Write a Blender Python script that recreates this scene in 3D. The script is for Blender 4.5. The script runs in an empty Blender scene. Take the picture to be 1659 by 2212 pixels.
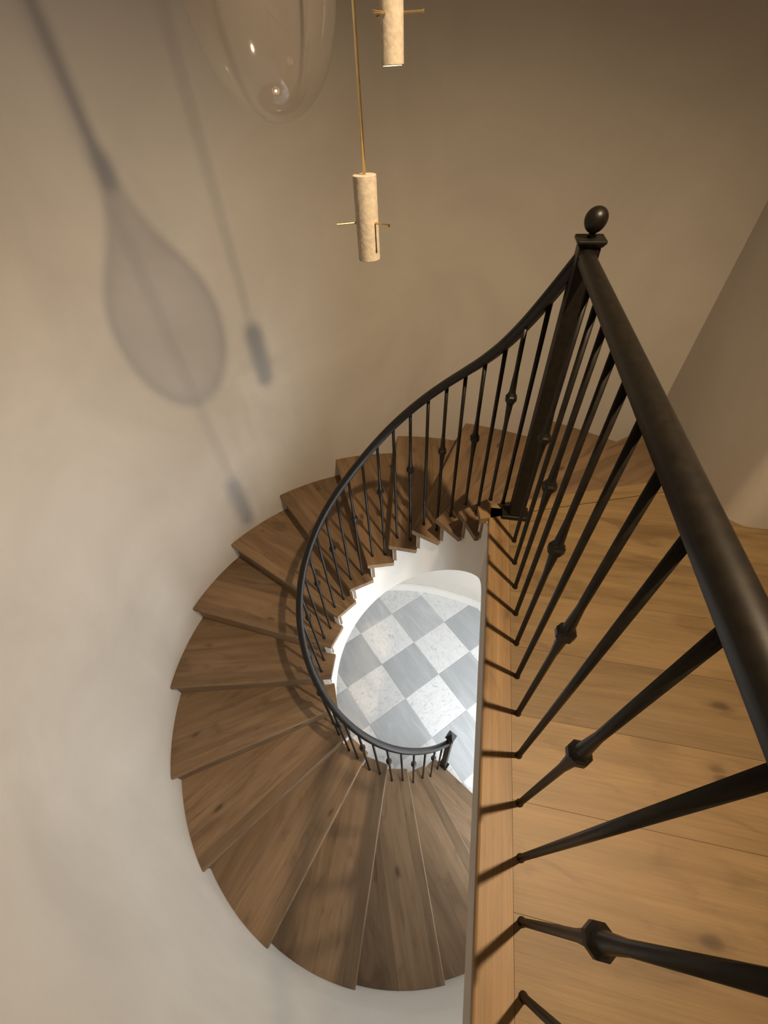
import bpy, bmesh, math, random
from mathutils import Vector, Matrix, Euler
random.seed(7)
scene = bpy.context.scene
col = scene.collection

# ------------------------------------------------------------------ camera
CAM_C = (-0.25043, -1.11163, 1.29131)
CAM_R = ((0.97927587, -0.11276140, 0.16823682),
         (0.19721612, 0.71996410, -0.66540026),
         (-0.04609301, 0.68478943, 0.72728184))
cam_data = bpy.data.cameras.new('camera')
cam_data.sensor_fit = 'HORIZONTAL'
cam_data.sensor_width = 36.0
cam_data.lens = 36.0 * 877.29 / 1659.0
cam_data.clip_start = 0.02
cam = bpy.data.objects.new('camera', cam_data)
col.objects.link(cam)
m = Matrix(CAM_R).to_4x4()
m.translation = Vector(CAM_C)
cam.matrix_world = m
scene.camera = cam

# ------------------------------------------------------------------ world, large lights, exposure
world = bpy.data.worlds.new('daylight')
scene.world = world
world.use_nodes = True
bg = world.node_tree.nodes['Background']
bg.inputs['Color'].default_value = (0.62, 0.76, 1.0, 1)
bg.inputs['Strength'].default_value = 1.0

def lamp(name, kind, loc, energy, color, **kw):
    d = bpy.data.lights.new(name, kind)
    d.energy = energy
    d.color = color
    for k, v in kw.items():
        setattr(d, k, v)
    o = bpy.data.objects.new(name, d)
    o.location = loc
    col.objects.link(o)
    return o

# recessed ceiling downlight over the landing: throws every shadow in the photograph
DOWN = (0.47, -0.71, 2.50)
beam = lamp('downlight_beam', 'SPOT', DOWN, 330.0, (1.0, 0.745, 0.475), spot_size=math.radians(112),
     spot_blend=1.0, shadow_soft_size=0.030)
# gimbal lamp, tipped towards the stairwell
beam.rotation_euler = (Vector((-1.5, 0.3, -2.6)) - Vector(DOWN)).to_track_quat('-Z', 'Y').to_euler()
# daylight entering by the ground-floor window
day = lamp('window_daylight', 'AREA', (3.52, -0.25, -1.65), 112.0, (0.95, 0.97, 1.0), shape='RECTANGLE', size=2.1, size_y=2.3)
day.rotation_euler = (0, math.radians(90), 0)
# added daylight through an unseen, made-up front door, to brighten the ground floor
day2 = lamp('door_daylight', 'AREA', (1.45, -1.47, -1.85), 112.0, (0.88, 0.94, 1.0), shape='RECTANGLE', size=1.3, size_y=1.9)
day2.rotation_euler = (math.radians(90), 0, 0)

scene.view_settings.view_transform = 'Standard'
scene.view_settings.look = 'None'
scene.view_settings.gamma = 1.0
scene.view_settings.use_curve_mapping = False
scene.view_settings.exposure = 0.0

# ------------------------------------------------------------------ measures (metres; landing floor is z = 0)
RISE = 0.17660
CX, CY = -0.55392, 0.00607          # axis of the stair drum
RO = 1.5797                         # inside of the drum wall
A_OUT, STEP = 0.35866, 0.33770      # nosing angle at the wall, angle of one step
RB, A_BAL = 0.50418, 0.62112        # baluster circle
RI, A_IN = 0.43577, 0.38789         # inner tread ends
RS = 0.457                          # plaster face of the inner stringer
LEVELS = 17
HGT = LEVELS * RISE                 # floor to floor
CEIL = 2.56
EDGE_X = -0.101                     # landing nosing
FLAT_X = 0.836                      # flat wall beside the top step
HALL_Y = 0.214                      # hall wall
HALL_END = 2.3
FOY_END = 3.6
SOFFIT = -0.215

def pol(rad, ang, z=0.0):
    return Vector((CX + rad * math.cos(ang), CY + rad * math.sin(ang), z))

def nose_z(ang):
    return -RISE * (ang - A_IN) / STEP

# ------------------------------------------------------------------ materials
def new_mat(name):
    mt = bpy.data.materials.new(name)
    mt.use_nodes = True
    nt = mt.node_tree
    b = nt.nodes['Principled BSDF']
    return mt, nt, b

def N(nt, t, **kw):
    n = nt.nodes.new(t)
    for k, v in kw.items():
        setattr(n, k, v)
    return n

def ramp(nt, stops):
    n = nt.nodes.new('ShaderNodeValToRGB')
    el = n.color_ramp.elements
    while len(el) < len(stops):
        el.new(0.5)
    for e, (p_, c) in zip(el, stops):
        e.position = p_
        e.color = (*c, 1)
    return n

def mix(nt, kind, fac, a, b):
    n = nt.nodes.new('ShaderNodeMix')
    n.data_type = 'RGBA'
    n.blend_type = kind
    for s, v in ((n.inputs[0], fac), (n.inputs[6], a), (n.inputs[7], b)):
        if hasattr(v, 'is_output') or isinstance(v, bpy.types.NodeSocket):
            nt.links.new(v, s)
        elif isinstance(v, (tuple, list)):
            s.default_value = (*v, 1)
        else:
            s.default_value = v
    return n.outputs[2]

def plaster_mat(name, c1, c2, rough=0.85, scale=1.3):
    mt, nt, b = new_mat(name)
    tc = N(nt, 'ShaderNodeTexCoord')
    n1 = N(nt, 'ShaderNodeTexNoise'); n1.inputs['Scale'].default_value = scale
    n1.inputs['Detail'].default_value = 5; n1.inputs['Roughness'].default_value = 0.6
    n1.inputs['Distortion'].default_value = 0.6
    nt.links.new(tc.outputs['Object'], n1.inputs['Vector'])
    r = ramp(nt, [(0.3, c1), (0.72, c2)])
    nt.links.new(n1.outputs['Fac'], r.inputs['Fac'])
    nt.links.new(r.outputs['Color'], b.inputs['Base Color'])
    n2 = N(nt, 'ShaderNodeTexNoise'); n2.inputs['Scale'].default_value = 9
    n2.inputs['Detail'].default_value = 6
    nt.links.new(tc.outputs['Object'], n2.inputs['Vector'])
    bp = N(nt, 'ShaderNodeBump'); bp.inputs['Strength'].default_value = 0.12
    bp.inputs['Distance'].default_value = 0.01
    nt.links.new(n2.outputs['Fac'], bp.inputs['Height'])
    nt.links.new(bp.outputs['Normal'], b.inputs['Normal'])
    b.inputs['Roughness'].default_value = rough
    b.inputs['Specular IOR Level'].default_value = 0.25
    return mt

def wood_mat(name, dark, light, knot, rough=0.5, grain=1.0):
    """oak; the grain runs along the object's local x"""
    mt, nt, b = new_mat(name)
    tc = N(nt, 'ShaderNodeTexCoord')
    oi = N(nt, 'ShaderNodeObjectInfo')
    off = N(nt, 'ShaderNodeVectorMath', operation='MULTIPLY_ADD')
    comb = N(nt, 'ShaderNodeCombineXYZ')
    for i in range(3):
        nt.links.new(oi.outputs['Random'], comb.inputs[i])
    nt.links.new(comb.outputs[0], off.inputs[0])
    off.inputs[1].default_value = (37.0, 53.0, 19.0)
    nt.links.new(tc.outputs['Object'], off.inputs[2])
    # gentle waviness of the grain
    mp = N(nt, 'ShaderNodeMapping'); mp.inputs['Scale'].default_value = (0.9, 9.0, 9.0)
    nt.links.new(off.outputs[0], mp.inputs['Vector'])
    n1 = N(nt, 'ShaderNodeTexNoise'); n1.inputs['Scale'].default_value = 1.6
    n1.inputs['Detail'].default_value = 4; n1.inputs['Distortion'].default_value = 0.9
    nt.links.new(mp.outputs[0], n1.inputs['Vector'])
    mp2 = N(nt, 'ShaderNodeMapping'); mp2.inputs['Scale'].default_value = (5.0, 150.0, 150.0)
    nt.links.new(off.outputs[0], mp2.inputs['Vector'])
    n2 = N(nt, 'ShaderNodeTexNoise'); n2.inputs['Scale'].default_value = 1.0
    n2.inputs['Detail'].default_value = 3; n2.inputs['Roughness'].default_value = 0.7
    nt.links.new(mp2.outputs[0], n2.inputs['Vector'])
    r1 = ramp(nt, [(0.25, dark), (0.75, light)])
    nt.links.new(n1.outputs['Fac'], r1.inputs['Fac'])
    r2 = ramp(nt, [(0.3, (0.72, 0.70, 0.68)), (0.7, (1.08, 1.08, 1.08))])
    nt.links.new(n2.outputs['Fac'], r2.inputs['Fac'])
    c = mix(nt, 'MULTIPLY', 0.55 * grain, r1.outputs['Color'], r2.outputs['Color'])
    # knots
    mp3 = N(nt, 'ShaderNodeMapping'); mp3.inputs['Scale'].default_value = (2.8, 6.0, 6.0)
    nt.links.new(off.outputs[0], mp3.inputs['Vector'])
    nd = N(nt, 'ShaderNodeTexNoise'); nd.inputs['Scale'].default_value = 3.0
    nt.links.new(mp3.outputs[0], nd.inputs['Vector'])
    addv = N(nt, 'ShaderNodeMix'); addv.data_type = 'VECTOR'; addv.inputs[0].default_value = 0.12
    nt.links.new(mp3.outputs[0], addv.inputs[4]); nt.links.new(nd.outputs['Color'], addv.inputs[5])
    vo = N(nt, 'ShaderNodeTexVoronoi'); vo.inputs['Scale'].default_value = 1.0
    nt.links.new(addv.outputs[1], vo.inputs['Vector'])
    rk = ramp(nt, [(0.0, (0.95, 0.95, 0.95)), (0.045, (0.75, 0.75, 0.75)), (0.085, (0.2, 0.2, 0.2)), (0.15, (0, 0, 0))])
    nt.links.new(vo.outputs['Distance'], rk.inputs['Fac'])
    c = mix(nt, 'MIX', rk.outputs['Color'], c, knot)
    # soft blotches and dark mineral streaks
    mp4 = N(nt, 'ShaderNodeMapping'); mp4.inputs['Scale'].default_value = (2.2, 7.0, 7.0)
    nt.links.new(off.outputs[0], mp4.inputs['Vector'])
    n4 = N(nt, 'ShaderNodeTexNoise'); n4.inputs['Scale'].default_value = 1.3; n4.inputs['Detail'].default_value = 5
    n4.inputs['Distortion'].default_value = 1.5
    nt.links.new(mp4.outputs[0], n4.inputs['Vector'])
    r4 = ramp(nt, [(0.30, (0.62, 0.58, 0.55)), (0.44, (0.97, 0.96, 0.95)), (0.7, (1.06, 1.06, 1.05))])
    nt.links.new(n4.outputs['Fac'], r4.inputs['Fac'])
    c = mix(nt, 'MULTIPLY', 0.75, c, r4.outputs['Color'])
    # one board darker or redder than the next
    hv = N(nt, 'ShaderNodeHueSaturation')
    mr = N(nt, 'ShaderNodeMapRange'); mr.inputs[3].default_value = 0.80; mr.inputs[4].default_value = 1.16
    nt.links.new(oi.outputs['Random'], mr.inputs[0])
    nt.links.new(mr.outputs[0], hv.inputs['Value'])
    nt.links.new(c, hv.inputs['Color'])
    nt.links.new(hv.outputs[0], b.inputs['Base Color'])
    bp = N(nt, 'ShaderNodeBump'); bp.inputs['Strength'].default_value = 0.16
    bp.inputs['Distance'].default_value = 0.002
    nt.links.new(n2.outputs['Fac'], bp.inputs['Height'])
    nt.links.new(bp.outputs['Normal'], b.inputs['Normal'])
    b.inputs['Roughness'].default_value = rough
    b.inputs['Specular IOR Level'].default_value = 0.4
    return mt

def marble_mat(name, base, vein, dark, scale, streak):
    mt, nt, b = new_mat(name)
    tc = N(nt, 'ShaderNodeTexCoord')
    oi = N(nt, 'ShaderNodeObjectInfo')
    comb = N(nt, 'ShaderNodeCombineXYZ')
    for i in range(3):
        nt.links.new(oi.outputs['Random'], comb.inputs[i])
    off = N(nt, 'ShaderNodeVectorMath', operation='MULTIPLY_ADD')
    nt.links.new(comb.outputs[0], off.inputs[0]); off.inputs[1].default_value = (41, 23, 11)
    nt.links.new(tc.outputs['Object'], off.inputs[2])
    mp = N(nt, 'ShaderNodeMapping'); mp.inputs['Scale'].default_value = streak
    mp.inputs['Rotation'].default_value = (0, 0, 0.7)
    nt.links.new(off.outputs[0], mp.inputs['Vector'])
    n1 = N(nt, 'ShaderNodeTexNoise'); n1.inputs['Scale'].default_value = scale
    n1.inputs['Detail'].default_value = 8; n1.inputs['Roughness'].default_value = 0.65
    n1.inputs['Distortion'].default_value = 1.2
    nt.links.new(mp.outputs[0], n1.inputs['Vector'])
    r = ramp(nt, [(0.28, dark), (0.42, vein), (0.55, base), (1.0, base)])
    nt.links.new(n1.outputs['Fac'], r.inputs['Fac'])
    hv = N(nt, 'ShaderNodeHueSaturation')
    mr = N(nt, 'ShaderNodeMapRange'); mr.inputs[3].default_value = 0.87; mr.inputs[4].default_value = 1.08
    nt.links.new(oi.outputs['Random'], mr.inputs[0]); nt.links.new(mr.outputs[0], hv.inputs['Value'])
    nt.links.new(r.outputs['Color'], hv.inputs['Color'])
    nt.links.new(hv.outputs[0], b.inputs['Base Color'])
    b.inputs['Roughness'].default_value = 0.45
    return mt

def plain_mat(name, c, rough=0.5, metal=0.0, noise=0.12, nscale=40.0, bump=0.0):
    mt, nt, b = new_mat(name)
    tc = N(nt, 'ShaderNodeTexCoord')
    n1 = N(nt, 'ShaderNodeTexNoise'); n1.inputs['Scale'].default_value = nscale
    n1.inputs['Detail'].default_value = 4
    nt.links.new(tc.outputs['Object'], n1.inputs['Vector'])
    lo = tuple(x * (1 - noise) for x in c); hi = tuple(min(1, x * (1 + noise)) for x in c)
    r = ramp(nt, [(0.3, lo), (0.7, hi)])
    nt.links.new(n1.outputs['Fac'], r.inputs['Fac'])
    nt.links.new(r.outputs['Color'], b.inputs['Base Color'])
    b.inputs['Roughness'].default_value = rough
    b.inputs['Metallic'].default_value = metal
    if bump:
        bp = N(nt, 'ShaderNodeBump'); bp.inputs['Strength'].default_value = bump
        bp.inputs['Distance'].default_value = 0.003
        nt.links.new(n1.outputs['Fac'], bp.inputs['Height'])
        nt.links.new(bp.outputs['Normal'], b.inputs['Normal'])
    return mt

def glass_mat(name, tint, milk=0.0):
    mt = bpy.data.materials.new(name)
    mt.use_nodes = True
    nt = mt.node_tree
    nt.nodes.clear()
    out = N(nt, 'ShaderNodeOutputMaterial')
    tr = N(nt, 'ShaderNodeBsdfTransparent')
    n1 = N(nt, 'ShaderNodeTexNoise'); n1.inputs['Scale'].default_value = 5.0
    tc = N(nt, 'ShaderNodeTexCoord'); nt.links.new(tc.outputs['Object'], n1.inputs['Vector'])
    r = ramp(nt, [(0.3, tuple(x * 0.97 for x in tint)), (0.7, tint)])
    nt.links.new(n1.outputs['Fac'], r.inputs['Fac'])
    nt.links.new(r.outputs['Color'], tr.inputs['Color'])
    gl = N(nt, 'ShaderNodeBsdfGlossy'); gl.inputs['Roughness'].default_value = 0.05
    lw = N(nt, 'ShaderNodeLayerWeight'); lw.inputs['Blend'].default_value = 0.5
    pw = N(nt, 'ShaderNodeMath', operation='POWER'); pw.inputs[1].default_value = 3.0
    nt.links.new(lw.outputs['Facing'], pw.inputs[0])
    ma = N(nt, 'ShaderNodeMath', operation='MULTIPLY_ADD'); ma.inputs[1].default_value = 0.6; ma.inputs[2].default_value = 0.08
    nt.links.new(pw.outputs[0], ma.inputs[0])
    mx = N(nt, 'ShaderNodeMixShader')
    nt.links.new(ma.outputs[0], mx.inputs[0])
    nt.links.new(tr.outputs[0], mx.inputs[1])
    nt.links.new(gl.outputs[0], mx.inputs[2])
    df = N(nt, 'ShaderNodeBsdfDiffuse'); df.inputs['Color'].default_value = (0.8, 0.74, 0.70, 1)
    m2 = N(nt, 'ShaderNodeMixShader'); m2.inputs[0].default_value = milk
    nt.links.new(mx.outputs[0], m2.inputs[1]); nt.links.new(df.outputs[0], m2.inputs[2])
    nt.links.new(m2.outputs[0], out.inputs['Surface'])
    return mt

def emit_mat(name, c, strength):
    mt, nt, b = new_mat(name)
    b.inputs['Base Color'].default_value = (0.9, 0.85, 0.75, 1)
    b.inputs['Emission Color'].default_value = (*c, 1)
    b.inputs['Emission Strength'].default_value = strength
    return mt

M = {}
M['plaster'] = plaster_mat('warm_plaster', (0.475, 0.434, 0.375), (0.565, 0.522, 0.456))
M['ceiling'] = plaster_mat('ceiling_paint', (0.47, 0.43, 0.37), (0.50, 0.46, 0.40))
M['stringer'] = plaster_mat('stringer_plaster', (0.62, 0.585, 0.53), (0.68, 0.645, 0.59))
M['white'] = plain_mat('white_paint', (0.80, 0.80, 0.78), 0.5, 0, 0.03, 12)
M['grout'] = plain_mat('pale_grout', (0.78, 0.79, 0.78), 0.8, 0, 0.05, 60)
M['edge_oak'] = wood_mat('edge_oak', (0.150, 0.090, 0.038), (0.285, 0.182, 0.086), (0.07, 0.038, 0.016), 0.5, 1.5)
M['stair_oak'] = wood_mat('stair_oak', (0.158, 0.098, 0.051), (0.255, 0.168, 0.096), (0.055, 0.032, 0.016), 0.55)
M['oak'] = wood_mat('oak_boards', (0.162, 0.104, 0.045), (0.248, 0.164, 0.075), (0.07, 0.04, 0.017))
M['marble_white'] = marble_mat('white_marble', (0.74, 0.74, 0.735), (0.66, 0.665, 0.66), (0.42, 0.43, 0.43), 16.0, (1.0, 1.9, 1.0))
M['marble_grey'] = marble_mat('grey_marble', (0.415, 0.43, 0.44), (0.46, 0.475, 0.485), (0.53, 0.54, 0.55), 2.2, (0.7, 4.5, 1.0))
M['iron'] = plain_mat('bronze_black_iron', (0.0105, 0.0085, 0.0062), 0.40, 0.2, 0.3, 60, 0.04)
M['iron'].node_tree.nodes['Principled BSDF'].inputs['Specular IOR Level'].default_value = 0.33
M['brass'] = plain_mat('aged_brass', (0.72, 0.56, 0.30), 0.32, 1.0, 0.12, 50)
M['stone'] = plain_mat('travertine', (0.52, 0.455, 0.36), 0.8, 0, 0.16, 90, 0.4)
M['glass'] = glass_mat('blown_glass', (0.90, 0.885, 0.87), 0.08)
M['pane'] = glass_mat('window_glass', (0.97, 0.98, 0.98))
M['glow'] = emit_mat('led_diffuser', (1.0, 0.66, 0.30), 5.0)
M['led'] = emit_mat('pendant_led', (1.0, 0.70, 0.38), 60.0)
M['downlight'] = emit_mat('downlight_lens', (1.0, 0.78, 0.5), 6.0)

# ------------------------------------------------------------------ object helpers
def link_mesh(name, me, mat, parent=None, loc=(0, 0, 0), rotz=0.0, smooth=False):
    o = bpy.data.objects.new(name, me)
    col.objects.link(o)
    if mat is not None and not me.materials:
        me.materials.append(mat)
    if smooth:
        for p_ in me.polygons:
            p_.use_smooth = True
    o.parent = parent
    o.location = loc
    o.rotation_euler = (0, 0, rotz)
    return o

def mesh(name, verts, faces):
    me = bpy.data.meshes.new(name)
    me.from_pydata([tuple(v) for v in verts], [], faces)
    me.validate()
    bm = bmesh.new(); bm.from_mesh(me)
    bmesh.ops.recalc_face_normals(bm, faces=bm.faces)
    bm.to_mesh(me); bm.free()
    return me

def tag(o, label=None, cat=None, group=None, kind=None):
    if label: o['label'] = label
    if cat: o['category'] = cat
    if group: o['group'] = group
    if kind: o['kind'] = kind
    return o

def empty(name, loc=(0, 0, 0), rotz=0.0):
    o = bpy.data.objects.new(name, None)
    o.empty_display_size = 0.05
    o.location = loc
    o.rotation_euler = (0, 0, rotz)
    col.objects.link(o)
    return o

def prism(name, poly, z0, z1):
    n = len(poly)
    v = [(x, y, z0) for x, y in poly] + [(x, y, z1) for x, y in poly]
    f = [list(range(n))[::-1], list(range(n, 2 * n))]
    f += [[i, (i + 1) % n, n + (i + 1) % n, n + i] for i in range(n)]
    return mesh(name, v, f)

def box(name, x0, x1, y0, y1, z0, z1):
    return prism(name, [(x0, y0), (x1, y0), (x1, y1), (x0, y1)], z0, z1)

def bevel(o, w, seg=2, ang=35):
    md = o.modifiers.new('bevel', 'BEVEL')
    md.width = w; md.segments = seg; md.limit_method = 'ANGLE'
    md.angle_limit = math.radians(ang)
    md.harden_normals = False
    return o

def lathe(name, prof, seg=24, close=True):
    """prof: list of (radius, z) from bottom to top"""
    v, f, rings = [], [], []
    for r_, z in prof:
        if r_ < 1e-6:
            rings.append([len(v)]); v.append((0, 0, z))
        else:
            rings.append(list(range(len(v), len(v) + seg)))
            v += [(r_ * math.cos(2 * math.pi * i / seg), r_ * math.sin(2 * math.pi * i / seg), z) for i in range(seg)]
    for a, b in zip(rings[:-1], rings[1:]):
        for i in range(seg):
            q = [a[i % len(a)], a[(i + 1) % len(a)], b[(i + 1) % len(b)], b[i % len(b)]]
            q = list(dict.fromkeys(q))
            if len(q) > 2:
                f.append(q)
    if close:
        for rg in (rings[0], rings[-1]):
            if len(rg) > 1:
                f.append(rg)
    return mesh(name, v, f)

def sweep(name, path, prof, caps=True):
    """prof: closed list of (side, up); path: list of Vectors; up stays near z"""
    n = len(prof)
    v, f = [], []
    for i, p_ in enumerate(path):
        t = (path[min(i + 1, len(path) - 1)] - path[max(i - 1, 0)]).normalized()
        side = t.cross(Vector((0, 0, 1))).normalized()
        up = side.cross(t).normalized()
        for s, u in prof:
            v.append(p_ + side * s + up * u)
    for i in range(len(path) - 1):
        for k in range(n):
            f.append([i * n + k, i * n + (k + 1) % n, (i + 1) * n + (k + 1) % n, (i + 1) * n + k])
    if caps:
        f.append(list(range(n)))
        f.append(list(range((len(path) - 1) * n, len(path) * n)))
    return mesh(name, v, f)

def strip_wall(name, path, z0, z1, thick):
    """vertical wall along a plan path; z0/z1 numbers or functions of the path index; thickness to the right of travel"""
    g0 = z0 if callable(z0) else (lambda i: z0)
    g1 = z1 if callable(z1) else (lambda i: z1)
    v, f = [], []
    m_ = len(path)
    for i, p_ in enumerate(path):
        a = Vector(path[max(i - 1, 0)]); b = Vector(path[min(i + 1, m_ - 1)])
        t = (b - a).normalized()
        nrm = Vector((t.y, -t.x))
        q = Vector(p_) + nrm * thick
        v += [(p_[0], p_[1], g0(i)), (p_[0], p_[1], g1(i)), (q.x, q.y, g1(i)), (q.x, q.y, g0(i))]
    for i in range(m_ - 1):
        for k in range(4):
            f.append([4 * i + k, 4 * i + (k + 1) % 4, 4 * i + 4 + (k + 1) % 4, 4 * i + 4 + k])
    f.append([0, 1, 2, 3]); f.append([4 * m_ - 4, 4 * m_ - 3, 4 * m_ - 2, 4 * m_ - 1])
    return mesh(name, v, f)

def clip(poly, nx, ny, d):
    """keep nx*x+ny*y <= d"""
    out = []
    for i in range(len(poly)):
        a, b = poly[i], poly[(i + 1) % len(poly)]
        da = nx * a[0] + ny * a[1] - d
        db = nx * b[0] + ny * b[1] - d
        if da <= 0:
            out.append(a)
        if (da < 0 < db) or (db < 0 < da):
            t = da / (da - db)
            out.append((a[0] + t * (b[0] - a[0]), a[1] + t * (b[1] - a[1])))
    return out

# ================================================================== THE SETTING
def arc(rad, a0, a1, n):
    return [(CX + rad * math.cos(a0 + (a1 - a0) * i / n), CY + rad * math.sin(a0 + (a1 - a0) * i / n)) for i in range(n + 1)]

E_PT = (FLAT_X, 1.164)                               # where the curved wall meets the flat one
A_E = math.atan2(E_PT[1] - CY, E_PT[0] - CX)
# the wall is round, and flattens towards the top of the stairs
FLARE = [(39.8, 1.809), (43.9, 1.759), (46.8, 1.731), (53.2, 1.683), (57.1, 1.661), (63.6, 1.634), (70.5, 1.609), (75.5, 1.597), (81.5, 1.588), (90.0, 1.5815), (98.0, RO)]
def r_wall(ang):
    d = math.degrees(ang) % 360
    if d >= 98.0 or d < 20:
        return RO
    if d <= 39.8:
        return math.hypot(E_PT[0] - CX, E_PT[1] - CY)
    for (a, ra), (b, rb_) in zip(FLARE[:-1], FLARE[1:]):
        if a <= d <= b:
            return ra + (rb_ - ra) * (d - a) / (b - a)
def wall_arc(a0, a1, n, inset=0.0):
    out = []
    for i in range(n + 1):
        a = a0 + (a1 - a0) * i / n
        q = [r_wall(a + t) for t in (-0.03, 0.0, 0.03)]
        rr = (q[0] + 2 * q[1] + q[2]) / 4 if a - A_E > 0.03 else q[1]
        out.append((CX + (rr - inset) * math.cos(a), CY + (rr - inset) * math.sin(a)))
    return out
A_BACK = 2 * math.pi - math.acos((EDGE_X + 0.004 - CX) / RO)
BACK_PT = (CX + RO * math.cos(A_BACK), CY + RO * math.sin(A_BACK))

def smooth_wall(o):
    for p_ in o.data.polygons:
        p_.use_smooth = True
    md = o.modifiers.new('edge', 'EDGE_SPLIT'); md.split_angle = math.radians(30)

# curved drum wall, both storeys (inside face on the left of travel)
w = link_mesh('wall_left', strip_wall('wall_left', wall_arc(A_E, A_BACK, 180), -HGT, CEIL, 0.12), M['plaster'])
tag(w, kind='structure')
smooth_wall(w)
# flat wall from the curved one to the hall, with a rounded corner
rc = 0.09
path = [(FLAT_X, HALL_Y + rc)]
path += [(FLAT_X + rc - rc * math.cos(t), HALL_Y + rc - rc * math.sin(t)) for t in [i * math.pi / 2 / 10 for i in range(1, 11)]]
path = [(HALL_END, HALL_Y)] + path[::-1] + [(FLAT_X, E_PT[1] * 0.7 + HALL_Y * 0.3), E_PT]
w = link_mesh('wall_right', strip_wall('wall_right', path, SOFFIT, CEIL, 0.12), M['plaster'])
tag(w, kind='structure')
smooth_wall(w)
# hall walls behind the photographer
w = link_mesh('wall_back', box('wall_back', BACK_PT[0], HALL_END, BACK_PT[1] - 0.12, BACK_PT[1], SOFFIT, CEIL), M['plaster']); tag(w, kind='structure')
w = link_mesh('wall_end', box('wall_end', HALL_END, HALL_END + 0.12, BACK_PT[1] - 0.12, HALL_Y + 0.12, SOFFIT, CEIL), M['plaster']); tag(w, kind='structure')
# ceiling over drum and hall, with the hole of the recessed light left out of it (the trim ring hangs below)
w = link_mesh('ceiling', box('ceiling', CX - RO - 0.12, HALL_END + 0.12, CY - RO - 0.12, CY + RO + 0.16, CEIL, CEIL + 0.1), M['ceiling']); tag(w, kind='structure')

# ground floor ------------------------------------------------------------
FY0, FY1 = BACK_PT[1], E_PT[1]
w = link_mesh('floor', prism('floor', wall_arc(A_E, A_BACK, 120) + [(FOY_END, FY0), (FOY_END, FY1)], -HGT - 0.06, -HGT - 0.004), M['grout']); tag(w, kind='structure')
floor = w
# stretch of curved wall under the landing
w = link_mesh('wall_lower', strip_wall('wall_lower', arc(RO, A_BACK, math.radians(313), 30), -HGT, SOFFIT, 0.1), M['plaster']); tag(w, kind='structure')
smooth_wall(w)
w = link_mesh('wall_foyer', box('wall_foyer', E_PT[0], FOY_END, FY1, FY1 + 0.12, -HGT, SOFFIT), M['white']); tag(w, kind='structure')
# outer wall with the window opening: four pieces round the hole
WY0, WY1, WZ0, WZ1 = -1.36, 0.84, -HGT + 0.15, -HGT + 2.45
def ring_wall(name, x0, x1, oy0, oy1, oz0, oz1, iy0, iy1, iz0, iz1):
    v = []
    for x in (x0, x1):
        v += [(x, oy0, oz0), (x, oy1, oz0), (x, oy1, oz1), (x, oy0, oz1), (x, iy0, iz0), (x, iy1, iz0), (x, iy1, iz1), (x, iy0, iz1)]
    f = []
    for b in (0, 8):
        for i in range(4):
            j = (i + 1) % 4
            f.append([b + i, b + j, b + 4 + j, b + 4 + i])
    for i in range(4):
        j = (i + 1) % 4
        f.append([i, j, 8 + j, 8 + i]); f.append([4 + i, 4 + j, 12 + j, 12 + i])
    return mesh(name, v, f)
w = link_mesh('wall_window', ring_wall('wall_window', FOY_END, FOY_END + 0.15, FY0 - 0.12, FY1 + 0.12, -HGT, SOFFIT, WY0, WY1, WZ0, WZ1), M['white']); tag(w, kind='structure')
# front wall with an added glazed double door, unseen, carrying the extra daylight: same builder, turned a quarter
DX0, DX1 = 0.75, 2.15
w = link_mesh('wall_front', ring_wall('wall_front', 0.0, 0.12, -FOY_END, -BACK_PT[0], -HGT, SOFFIT, -DX1, -DX0, -HGT + 0.02, -HGT + 2.15), M['white'], None, (0, FY0 - 0.12, 0), math.pi / 2); tag(w, kind='structure')
dr = link_mesh('door_1', ring_wall('door_1', 0.04, 0.09, -DX1, -DX0, -HGT + 0.02, -HGT + 2.15, -DX1 + 0.06, -DX0 - 0.06, -HGT + 0.12, -HGT + 2.09), M['iron'], None, (0, FY0 - 0.12, 0), math.pi / 2); tag(dr, kind='structure')
dm = -(DX0 + DX1) / 2
link_mesh('door_stile', box('door_stile', 0.045, 0.085, dm - 0.03, dm + 0.03, -HGT + 0.12, -HGT + 2.09), M['iron'], dr)
for a, b in ((-DX1 + 0.06, dm - 0.03), (dm + 0.03, -DX0 - 0.06)):
    link_mesh('pane', box('pane', 0.062, 0.068, a, b, -HGT + 0.12, -HGT + 2.09), M['pane'], dr)
win = link_mesh('window_1', ring_wall('window_1', FOY_END + 0.04, FOY_END + 0.09, WY0, WY1, WZ0, WZ1, WY0 + 0.05, WY1 - 0.05, WZ0 + 0.05, WZ1 - 0.05), M['iron']); tag(win, kind='structure')
wmid = (WY0 + WY1) / 2
link_mesh('mullion', box('mullion', FOY_END + 0.045, FOY_END + 0.085, wmid - 0.02, wmid + 0.02, WZ0 + 0.05, WZ1 - 0.05), M['iron'], win)
for a, b in ((WY0 + 0.05, wmid - 0.02), (wmid + 0.02, WY1 - 0.05)):
    link_mesh('pane', box('pane', FOY_END + 0.062, FOY_END + 0.068, a, b, WZ0 + 0.05, WZ1 - 0.05), M['pane'], win)
# baseboard along the curved wall
bb = link_mesh('baseboard_left', strip_wall('baseboard_left', wall_arc(A_E, A_E + 2.2, 60, 0.016), -HGT, -HGT + 0.115, 0.016), M['stringer']); tag(bb, kind='structure')
link_mesh('baseboard_cap', strip_wall('baseboard_cap', wall_arc(A_E, A_E + 2.2, 60, 0.010), -HGT + 0.115, -HGT + 0.135, 0.010), M['stringer'], bb)

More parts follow.
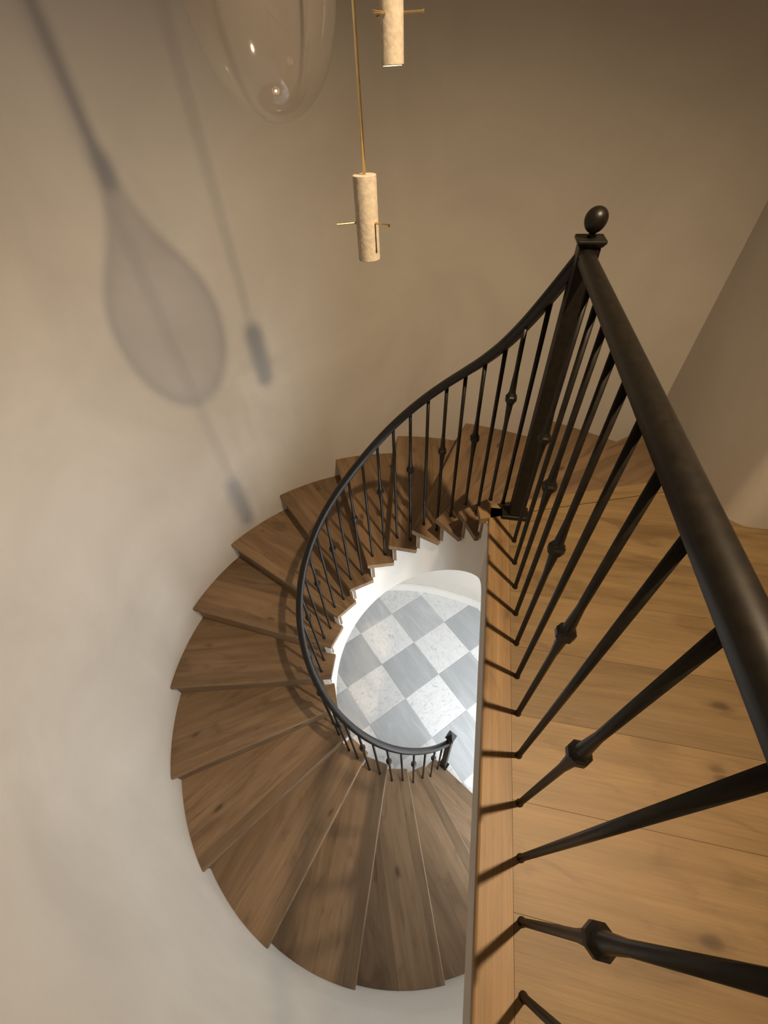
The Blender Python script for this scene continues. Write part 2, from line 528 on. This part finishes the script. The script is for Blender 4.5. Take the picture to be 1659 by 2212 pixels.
# marble tiles of the ground floor
TS, TA, TO = 0.43109, math.radians(-44.70670), (-0.82732, 1.21955)
J = 0.0022
tile_mesh = {}
for nm in ('marble_white', 'marble_grey'):
    me = bpy.data.meshes.new('tile_' + nm)
    h = TS / 2 - J; b_ = 0.0012
    v = [(-h, -h, -0.012), (h, -h, -0.012), (h, h, -0.012), (-h, h, -0.012),
         (-h, -h, -b_), (h, -h, -b_), (h, h, -b_), (-h, h, -b_),
         (-h + b_, -h + b_, 0), (h - b_, -h + b_, 0), (h - b_, h - b_, 0), (-h + b_, h - b_, 0)]
    f = [[3, 2, 1, 0], [8, 9, 10, 11]]
    for i in range(4):
        j = (i + 1) % 4
        f += [[i, j, 4 + j, 4 + i], [4 + i, 4 + j, 8 + j, 8 + i]]
    tile_mesh[nm] = mesh('tile_' + nm, v, f)
cu, su = math.cos(TA), math.sin(TA)
for i in range(-4, 14):
    for j in range(-10, 12):
        x = TO[0] + TS * ((i + .5) * cu - (j + .5) * su)
        y = TO[1] + TS * ((i + .5) * su + (j + .5) * cu)
        rad = math.hypot(x - CX, y - CY)
        infoy = FLAT_X - 0.6 < x < FOY_END - 0.28 and FY0 + 0.29 < y < FY1 - 0.29
        if not (rad < r_wall(math.atan2(y - CY, x - CX)) + 0.06 and x < 1.1) and not infoy:
            continue
        nm = 'marble_grey' if (i + j) % 2 == 0 else 'marble_white'
        turn = random.choice((0, 1, 2, 3)) * math.pi / 2 if nm == 'marble_white' else 0
        link_mesh('tile', tile_mesh[nm], M[nm], floor, (x, y, -HGT), TA + turn)

# landing floor ------------------------------------------------------------
A0N = A_IN + 0.06                                        # front edge of the landing at the newel
inner0 = pol(RI, A_IN)
p_in, p_out = pol(RI, A_IN), pol(RO, A_OUT)
nd = (p_out - p_in); nd.normalize()
wall_hit = p_in + nd * ((FLAT_X - 0.0 - p_in.x) / nd.x)
LAND = [(EDGE_X + 0.012, BACK_PT[1]), (HALL_END, BACK_PT[1]), (HALL_END, HALL_Y), (FLAT_X + rc, HALL_Y), (FLAT_X, HALL_Y + rc),
        (FLAT_X, wall_hit.y), (p_in.x + 0.02, p_in.y + 0.004), (EDGE_X + 0.02, 0.16)]
deck = link_mesh('floor_landing', prism('floor_landing', LAND, SOFFIT, -0.022), M['stringer']); tag(deck, kind='structure')
def front_line(off):
    # y of the landing's stair-side edge at x (nosing line pulled back by off)
    nx, ny = -nd.y, nd.x
    return nx, ny, nx * p_in.x + ny * p_in.y - off
SEAM0, PW = -0.669, 0.2128
X_PL = -0.018
GAP = 0.0004
for k in range(-4, 7):
    y0, y1 = SEAM0 + k * PW + GAP, SEAM0 + (k + 1) * PW - GAP
    if y1 < BACK_PT[1] + 0.02:
        continue
    y0 = max(y0, BACK_PT[1])
    x1 = HALL_END if y1 < HALL_Y + 0.01 else FLAT_X
    if y0 > 0.45:
        continue
    poly = [(X_PL + GAP, y0), (x1, y0), (x1, y1), (X_PL + GAP, y1)]
    if y1 > HALL_Y + 0.01:
        a = max(y0, HALL_Y)
        poly = [(X_PL + GAP, y0), (HALL_END, y0), (HALL_END, HALL_Y), (FLAT_X + rc, HALL_Y), (FLAT_X + rc * 0.3, HALL_Y + rc * 0.3), (FLAT_X, HALL_Y + rc), (FLAT_X, y1), (X_PL + GAP, y1)]
        if y0 > HALL_Y:
            poly = [(X_PL + GAP, y0), (FLAT_X, y0), (FLAT_X, y1), (X_PL + GAP, y1)]
    if y1 > 0.1:
        poly = clip(poly, *front_line(0.075))
    if len(poly) < 3:
        continue
    # board laid along x: local origin at its middle so the grain differs board by board
    mx = 0.6; my = (y0 + y1) / 2
    me = prism('plank', [(a - mx, b - my) for a, b in poly], -0.022, 0.0)
    link_mesh('plank', me, M['oak'], deck, (mx, my, 0))
# nosing board along the open edge
L_ = 0.168 - BACK_PT[1]
prof = [(0.0, -0.034), (0.0, -0.006), (0.002, -0.002), (0.006, 0.0), (0.083 - GAP, 0.0), (0.083 - GAP, -0.022), (0.02, -0.022), (0.02, -0.034)]
v, f = [], []
for yy in (BACK_PT[1], 0.168):
    v += [(yy - BACK_PT[1] - L_ / 2, -(a + EDGE_X) + (EDGE_X + 0.04), b) for a, b in prof]
n_ = len(prof)
f = [list(range(n_)), list(range(n_, 2 * n_))] + [[i, (i + 1) % n_, n_ + (i + 1) % n_, n_ + i] for i in range(n_)]
trim = link_mesh('trim_1', mesh('landing_nosing', v, f), M['edge_oak'], None, (EDGE_X + 0.04, BACK_PT[1] + L_ / 2, 0), math.pi / 2)
tag(trim, kind='structure')

# ================================================================== STAIRCASE
stair = empty('staircase', (CX, CY, -HGT))
tag(stair, 'curved oak staircase with white plaster stringer winding down the round stairwell', 'staircase')
# local frame of a step: x along its nosing, origin on the drum axis
A_FR = math.atan2(nd.y, nd.x)
def loc2(p_):
    x, y = p_[0] - CX, p_[1] - CY
    c_, s_ = math.cos(-A_FR), math.sin(-A_FR)
    return (c_ * x - s_ * y, s_ * x + c_ * y)
fi, fo = loc2(pol(RI, A_IN)), loc2(pol(RO - 0.0008, A_OUT))
bi, bo = loc2(pol(RI, A_IN - STEP)), loc2(pol(RO - 0.0008, A_OUT - STEP))
# back line pushed under the riser of the step above
bd = Vector((bo[0] - bi[0], bo[1] - bi[1])).normalized()
bn = Vector((bd.y, -bd.x))                              # pointing away from the front (further back)
OVER = 0.028
def back_off(d):
    return [(bi[0] + bn.x * d, bi[1] + bn.y * d), (bo[0] + bn.x * d, bo[1] + bn.y * d)]
B_ = back_off(OVER)
def tread_poly(k):
    """outline of tread k in its own frame (x along the nosing, drum axis at the origin)"""
    rz = A_FR + STEP * k
    pl = [(0.05, 0.6), (0.05, -0.8)]
    for i in range(25):
        a = math.radians(-40 + 60 * i / 24)
        rr = r_wall(a + rz) - 0.0008
        pl.append((rr * math.cos(a), rr * math.sin(a)))
    ix, iy = B_[0][0] - fi[0], B_[0][1] - fi[1]            # inner end: straight chord
    n_ = Vector((iy, -ix)).normalized()
    if n_.x > 0: n_ = -n_
    pl = clip(pl, n_.x, n_.y, n_.x * fi[0] + n_.y * fi[1])
    pl = clip(pl, 0, 1, fi[1])
    pl = clip(pl, bn.x, bn.y, bn.x * B_[0][0] + bn.y * B_[0][1])
    if k <= 1:
        pl = clip(pl, math.cos(-rz), math.sin(-rz), FLAT_X - CX - 0.001)
    return pl
full = tread_poly(9)
y_f = fi[1]                                              # the nosing line is y = y_f, the tread lies below it
NOSE, BOARD = 0.078, 0.205
g = 0.0003
def split(full):
    return (clip(full, 0, -1, -(y_f - NOSE + g)),
            clip(clip(full, 0, 1, y_f - NOSE - g), 0, -1, -(y_f - NOSE - BOARD + g)),
            clip(full, 0, 1, y_f - NOSE - BOARD - g))
def round_front(me):
    bm = bmesh.new(); bm.from_mesh(me)
    es_ = [e for e in bm.edges if all(abs(v_.co.y - y_f) < 1e-5 for v_ in e.verts) and abs(e.verts[0].co.z - e.verts[1].co.z) < 1e-6]
    bmesh.ops.bevel(bm, geom=es_, offset=0.008, segments=4, profile=0.5, affect='EDGES')
    bm.to_mesh(me); bm.free()
    return me
def step_meshes(k):
    a, b, c = split(tread_poly(k))
    return [round_front(prism('nosing', a, -0.034, 0)), prism('tread', b, -0.034, 0), prism('board', c, -0.034, 0)]
shared = step_meshes(9)
# treads, top one first (level 1) down to level 16
for k in range(1, LEVELS):
    rz = A_FR + STEP * k
    mm = step_meshes(k) if k <= 5 else shared
    base = Vector((0, 0, HGT - k * RISE))
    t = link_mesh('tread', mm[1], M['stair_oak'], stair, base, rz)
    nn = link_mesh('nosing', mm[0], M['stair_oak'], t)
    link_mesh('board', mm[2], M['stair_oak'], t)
# front strip of the landing (its nosing), same shape as a tread nosing, cut to the flat wall
strip = split(tread_poly(0))[0]
top = link_mesh('landing_edge', round_front(prism('landing_edge', strip, -0.034, 0)), M['oak'], stair, (0, 0, HGT), A_FR)

# risers: under tread k, standing on tread k+1
def riser_mesh(k, h=RISE - 0.034):
    y0, y1 = y_f - OVER - 0.018, y_f - OVER
    xo = math.sqrt((r_wall(A_OUT + STEP * k) - 0.001) ** 2 - y1 ** 2)
    pl = [(RS - 0.004, y0), (xo, y0), (xo, y1), (RS - 0.004, y1)]
    if k < 1:
        pl = clip(pl, math.cos(-A_FR), math.sin(-A_FR), FLAT_X - CX - 0.001)
    return prism('riser', pl, -0.034 - h, -0.034)
me_r = riser_mesh(9)
for k in range(0, LEVELS):
    rz = A_FR + STEP * k
    me = me_r if k > 5 else riser_mesh(k)
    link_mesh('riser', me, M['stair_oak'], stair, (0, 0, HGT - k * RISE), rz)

# inner stringer: one plaster band, stepped on top, sloping below, running into the landing fascia
def z_low(ang):
    z = nose_z(ang) - 0.515
    lim = SOFFIT
    d = z - lim
    s = 0.05
    z = lim + 0.5 * (d - math.sqrt(d * d + s * s)) + 0.0     # smooth minimum with the fascia
    return max(z, -HGT)
pts = []
for i in range(0, 26):
    y = BACK_PT[1] + (CY - BACK_PT[1]) * i / 25
    pts.append((CX + RS, y, -0.034, z_low((y - CY) / RS)))
fas = link_mesh('trim_2', strip_wall('landing_fascia', [(a, b) for a, b, c, d in pts], lambda i: pts[i][3], lambda i: pts[i][2], 0.03), M['plaster'])
tag(fas, kind='structure')
pts = []       # (x, y, ztop, zlow)
na = 8
seq = []
for k in range(0, LEVELS):
    a1 = A_IN + STEP * k - 0.05
    a0 = 0.0 if k == 0 else A_IN + STEP * (k - 1) - 0.05 + 1e-4
    for i in range(na + 1):
        a = a0 + (a1 - a0) * i / na
        seq.append((a, -k * RISE - (0.034 if k else 0.023)))
for a, zt in seq:
    q = pol(RS, a)
    pts.append((q.x, q.y, zt, min(z_low(a), zt - 0.02)))
path = [(a, b) for a, b, c, d in pts]
me = strip_wall('stringer', path, lambda i: pts[i][3], lambda i: pts[i][2], 0.05)
sg = link_mesh('stringer', me, M['stringer'], stair, (-CX, -CY, HGT))
# soffit: helical underside between stringer and wall
v, f = [], []
ns = 120
a0s, a1s = A_IN, A_IN + STEP * 14.3
for i in range(ns + 1):
    a = a0s + (a1s - a0s) * i / ns
    z = max(nose_z(a) - 0.50, -HGT + 0.01)
    for rr in (RS + 0.045, (r_wall(a) if a > A_E else (FLAT_X - CX) / math.cos(a)) - 0.004):
        q = pol(rr, a)
        v += [(q.x, q.y, z), (q.x, q.y, z + 0.03)]
for i in range(ns):
    b = 4 * i
    for k_ in ((0, 1), (1, 3), (3, 2), (2, 0)):
        f.append([b + k_[0], b + k_[1], b + 4 + k_[1], b + 4 + k_[0]])
f += [[0, 1, 3, 2], [4 * ns, 4 * ns + 1, 4 * ns + 3, 4 * ns + 2]]
link_mesh('soffit', mesh('soffit', v, f), M['stringer'], stair, (-CX, -CY, HGT), 0, True)

# ================================================================== BALUSTRADES
RAIL_W = 0.0195
RAILP = []
for i in range(13):
    t = math.pi * i / 12
    RAILP.append((RAIL_W * math.cos(t), 0.005 + 0.0145 * math.sin(t)))
RAILP += [(-RAIL_W * 0.9, 0.003), (-RAIL_W * 0.9, -0.012), (-RAIL_W * 0.7, -0.017), (RAIL_W * 0.7, -0.017), (RAIL_W * 0.9, -0.012), (RAIL_W * 0.9, 0.003)]

def baluster_mesh(h, knob_z):
    b = 0.0078
    if knob_z is None:
        prof = [(0.0095, 0.0), (0.0095, 0.006), (b * 0.93, 0.010), (b, h * 0.5), (b, h)]
    else:
        k = knob_z
        prof = [(0.0095, 0.0), (0.0095, 0.006), (b * 0.93, 0.010), (b, k - 0.10), (0.0118, k - 0.024), (0.0118, k + 0.024), (b, k + 0.10), (b, h)]
    return lathe('baluster', prof, 12)
KNOB = lathe('knob', [(0.0115, -0.023), (0.0150, -0.018), (0.0150, -0.014), (0.0205, -0.008), (0.0205, 0.008), (0.0150, 0.014), (0.0150, 0.018), (0.0115, 0.023)], 8)

def add_baluster(parent, loc, h, knob_z, rot=0.0, cache={}):
    key = (round(h, 3), knob_z)
    if key not in cache:
        cache[key] = baluster_mesh(h, knob_z)
    o = link_mesh('baluster', cache[key], M['iron'], parent, loc, rot, True)
    if knob_z is not None:
        kn = link_mesh('knob', KNOB, M['iron'], o, (0, 0, knob_z), math.pi / 8)
    return o

# landing balustrade
lb = empty('landing_balustrade', (0, -0.6, 0))
tag(lb, 'straight black iron landing railing with knobbed spindles and egg-topped newel', 'railing')
RZ = 0.966
NEWEL = Vector((0.0, 0.138, 0.0))
for i in range(14):
    y = -0.0065 - 0.11 * i
    add_baluster(lb, (0, y + 0.6, 0), RZ - 0.015, 0.505 if i % 2 == 0 else None)
path = [Vector((0, y, RZ)) for y in (0.118, 0.09, 0.0, -0.4, -0.8, -1.2, BACK_PT[1] + 0.002)]
rl = link_mesh('handrail', sweep('handrail', path, RAILP), M['iron'], lb, (0, 0.6, 0), 0, False)
for p_ in rl.data.polygons: p_.use_smooth = True
es = rl.modifiers.new('edge', 'EDGE_SPLIT'); es.split_angle = math.radians(40)
nw = link_mesh('newel_post', box('newel_post', -0.0255, 0.0255, -0.0255, 0.0255, 0.012, 0.988), M['iron'], lb, (0.004, NEWEL.y + 0.6, 0)); bevel(nw, 0.003)
x_ = link_mesh('base_plate', box('base_plate', -0.054, 0.052, -0.032, 0.034, 0.0, 0.02), M['iron'], nw); bevel(x_, 0.003)
v = [(-0.027, -0.027, 0), (0.027, -0.027, 0), (0.027, 0.027, 0), (-0.027, 0.027, 0), (-0.034, -0.034, 0.010), (0.034, -0.034, 0.010), (0.034, 0.034, 0.010), (-0.034, 0.034, 0.010),
     (-0.034, -0.034, 0.017), (0.034, -0.034, 0.017), (0.034, 0.034, 0.017), (-0.034, 0.034, 0.017)]
f = [[0, 1, 2, 3], [8, 9, 10, 11]]
for i in range(4):
    j = (i + 1) % 4
    f += [[i, j, 4 + j, 4 + i], [4 + i, 4 + j, 8 + j, 8 + i]]
x_ = link_mesh('cap', mesh('cap', v, f), M['iron'], nw, (0, 0, 0.988)); bevel(x_, 0.003)
prof = [(0.011, 0.0), (0.008, 0.006), (0.008, 0.012)]
for i in range(1, 14):
    t = math.pi * i / 14
    zz = -math.cos(t)
    prof.append((0.0265 * math.sin(t) * (1.0 + 0.06 * zz), 0.035 + 0.0275 * zz))
prof.append((0.0, 0.0625))
link_mesh('finial', lathe('finial', prof, 28), M['iron'], nw, (0, 0, 1.005), 0, True)

# stair balustrade
sb = empty('stair_balustrade', (CX, CY, -HGT))
tag(sb, 'curving black iron stair railing following the steps down to a small newel', 'railing')
SB = Vector((CX, CY, -HGT))
def rail_over(j):
    tab = [(-3, 0.80), (-2, 0.775), (-1, 0.768), (0, 0.764), (1, 0.764), (2, 0.771), (3, 0.786), (5, 0.790), (6, 0.785), (7, 0.773), (8, 0.757), (9, 0.750),
           (10, 0.752), (12, 0.755), (16, 0.768), (20, 0.785), (24, 0.797), (27, 0.793), (28, 0.768), (29, 0.728), (30, 0.655), (31, 0.58)]
    for (a, za), (b, zb) in zip(tab[:-1], tab[1:]):
        if a <= j <= b:
            return za + (zb - za) * (j - a) / (b - a)
    return 0.77
def bal_plan(j):
    special = {-2: (-0.044, 0.205), -1: (-0.098, 0.217), 0: (-0.138, 0.303), 1: (-0.198, 0.345)}
    if j in special:
        return Vector((*special[j], 0))
    return pol(RB, A_BAL + STEP / 2 * j)
def rail_z(j):
    return nose_z(A_BAL + STEP / 2 * j) + rail_over(j)
for j in range(-2, 31):
    q = bal_plan(j)
    if j <= -1: lev = 0
    elif j <= 1: lev = 1
    else: lev = math.ceil((A_BAL + STEP / 2 * j - A_IN) / STEP)
    zt = rail_z(j) + 0.012
    if j == -2: zt = 0.842
    h = zt + lev * RISE
    kz = None
    if j % 2:
        over = 0.44 if j < 15 else 0.485
        kz = nose_z(A_BAL + STEP / 2 * j) + over + lev * RISE
        if j == -1: kz = 0.505
        kz = round(kz, 3)
    add_baluster(sb, Vector((q.x, q.y, -lev * RISE)) - SB, h, kz)
# rail through the baluster heads (smoothed)
ctrl = [Vector((0.0, 0.148, 0.965)), Vector((-0.040, 0.200, 0.866))]
for j in range(-1, 31):
    q = bal_plan(j)
    ctrl.append(Vector((q.x, q.y, rail_z(j) + 0.017)))
LN = Vector((-0.087, -0.236, 0.0))
ctrl.append(Vector((LN.x, LN.y, -2.10)))
def catmull(P, n):
    out = []
    for i in range(len(P) - 1):
        p0 = P[max(i - 1, 0)]; p1 = P[i]; p2 = P[i + 1]; p3 = P[min(i + 2, len(P) - 1)]
        for s in range(n):
            t = s / n
            out.append(0.5 * ((2 * p1) + (p2 - p0) * t + (2 * p0 - 5 * p1 + 4 * p2 - p3) * t * t + (3 * p1 - p0 - 3 * p2 + p3) * t ** 3))
    out.append(P[-1])
    return out
for _ in range(2):
    ctrl = [ctrl[0]] + [(ctrl[i - 1] + 2 * ctrl[i] + ctrl[i + 1]) / 4 for i in range(1, len(ctrl) - 1)] + [ctrl[-1]]
path = [p_ - SB for p_ in catmull(ctrl, 5)]
me = sweep('handrail', path, RAILP)
hr = link_mesh('handrail', me, M['iron'], sb, (0, 0, 0), 0, True)
es = hr.modifiers.new('edge', 'EDGE_SPLIT'); es.split_angle = math.radians(40)
# newel at the foot of the stairs
zb = -16 * RISE
nwl = link_mesh('newel_post', box('newel_post', -0.021, 0.021, -0.021, 0.021, 0.01, 0.84), M['iron'], sb, Vector((LN.x, LN.y, zb)) - SB, A_BAL + STEP / 2 * 30.6); bevel(nwl, 0.003)
x_ = link_mesh('base_plate', box('base_plate', -0.038, 0.038, -0.034, 0.034, 0.0, 0.01), M['iron'], nwl); bevel(x_, 0.003)
v = [(-0.021, -0.021, 0), (0.021, -0.021, 0), (0.021, 0.021, 0), (-0.021, 0.021, 0), (-0.031, -0.031, 0.014), (0.031, -0.031, 0.014), (0.031, 0.031, 0.014), (-0.031, 0.031, 0.014),
     (-0.031, -0.031, 0.024), (0.031, -0.031, 0.024), (0.031, 0.031, 0.024), (-0.031, 0.031, 0.024), (0, 0, 0.085)]
f = [[0, 1, 2, 3]]
for i in range(4):
    j = (i + 1) % 4
    f += [[i, j, 4 + j, 4 + i], [4 + i, 4 + j, 8 + j, 8 + i], [8 + i, 8 + j, 12]]
link_mesh('cap', mesh('cap', v, f), M['iron'], nwl, (0, 0, 0.84))

# ================================================================== PENDANTS
def rod_mesh(name, r_, z0, z1, seg=10):
    return lathe(name, [(r_, z0), (r_, z1)], seg)

def tube_pendant(loc, length, rad, pin_h, pin_a, label, lit):
    t = empty('pendant_light', loc)          # origin at the tube's lower end
    tag(t, label, 'pendant light', 'stone tube pendants in the stairwell')
    r0 = rad
    tb_ = lathe('tube', [(r0 - 0.004, 0.006), (r0 - 0.004, 0.0), (r0 - 0.001, 0.0), (r0, 0.001), (r0, length - 0.001), (r0 - 0.001, length), (0.0, length)], 40, False)
    o = link_mesh('tube', tb_, M['stone'], t, (0, 0, 0), 0, True)
    md = o.modifiers.new('edge', 'EDGE_SPLIT'); md.split_angle = math.radians(40)
    link_mesh('diffuser', lathe('diffuser', [(r0 - 0.0042, -0.0005), (r0 - 0.0042, 0.006)], 32), M['glow'], t)
    link_mesh('rod', rod_mesh('rod', 0.0034, length - 0.002, CEIL - loc[2] - 0.02), M['brass'], t, (0, 0, 0), 0, True)
    link_mesh('canopy', lathe('canopy', [(0.03, -0.02), (0.032, -0.018), (0.032, 0.0)], 24), M['brass'], t, (0, 0, CEIL - loc[2]))
    for a, ln in pin_a:
        me = lathe('pin', [(0.0022, 0.0), (0.0022, ln), (0.0030, ln), (0.0030, ln + 0.003)], 10)
        p_ = link_mesh('pin', me, M['brass'], t, (math.cos(a) * (r0 - 0.003), math.sin(a) * (r0 - 0.003), pin_h))
        p_.rotation_euler = (0, math.pi / 2, a)
    return t
tube_pendant((-0.507, -0.072, 1.010), 0.152, 0.0245, 0.072,
             [(math.radians(203), 0.042), (math.radians(-33), 0.042), (math.radians(85), 0.042)],
             'beige stone tube pendant with brass pins hanging lowest, its thin rod fully in view', True)
tube_pendant((-0.490, 0.178, 1.313), 0.152, 0.0245, 0.072,
             [(math.radians(8), 0.042), (math.radians(248), 0.042), (math.radians(128), 0.042)],
             'beige stone tube pendant cut by the top of the picture, its lower end glowing', True)

gp = empty('glass_pendant', (-0.735, 0.095, 1.236))
tag(gp, 'large clear glass teardrop pendant hanging at the top of the stairwell', 'pendant light')
prof = [(0.0, 0.0)]
for i in range(1, 12):
    t = (math.pi / 2) * i / 12
    prof.append((0.150 * math.sin(t) ** 0.92, 0.205 * (1 - math.cos(t))))
prof += [(0.150, 0.205), (0.1465, 0.24), (0.137, 0.275), (0.121, 0.31), (0.100, 0.345), (0.078, 0.38), (0.058, 0.415), (0.041, 0.45), (0.029, 0.485), (0.022, 0.51), (0.019, 0.53)]
gl = link_mesh('glass_globe', lathe('glass_globe', prof, 64, False), M['glass'], gp, (0, 0, 0), 0, True)
ss = gl.modifiers.new('smooth', 'SUBSURF'); ss.levels = 1; ss.render_levels = 2
link_mesh('led', lathe('led', [(0.013, 0.508), (0.013, 0.514)], 24), M['led'], gp)  # unseen glowing disc added in the neck to put highlights in the glass
link_mesh('cap', lathe('cap', [(0.020, 0.515), (0.021, 0.52), (0.021, 0.56), (0.012, 0.575)], 24), M['brass'], gp, (0, 0, 0), 0, True)
link_mesh('rod', rod_mesh('rod', 0.011, 0.57, CEIL - 1.236 - 0.02), M['brass'], gp, (0, 0, 0), 0, True)
link_mesh('canopy', lathe('canopy', [(0.04, -0.02), (0.042, -0.018), (0.042, 0.0)], 24), M['brass'], gp, (0, 0, CEIL - 1.236))

# recessed downlight trim in the ceiling
dl = empty('recessed_downlight', (DOWN[0], DOWN[1], CEIL))
tag(dl, 'small round recessed downlight in the ceiling over the landing', 'ceiling light')
link_mesh('trim_ring', lathe('trim_ring', [(0.038, -0.004), (0.052, -0.004), (0.055, 0.0)], 32, False), M['white'], dl)
link_mesh('lens', lathe('lens', [(0.038, -0.003), (0.038, -0.001)], 32), M['downlight'], dl)
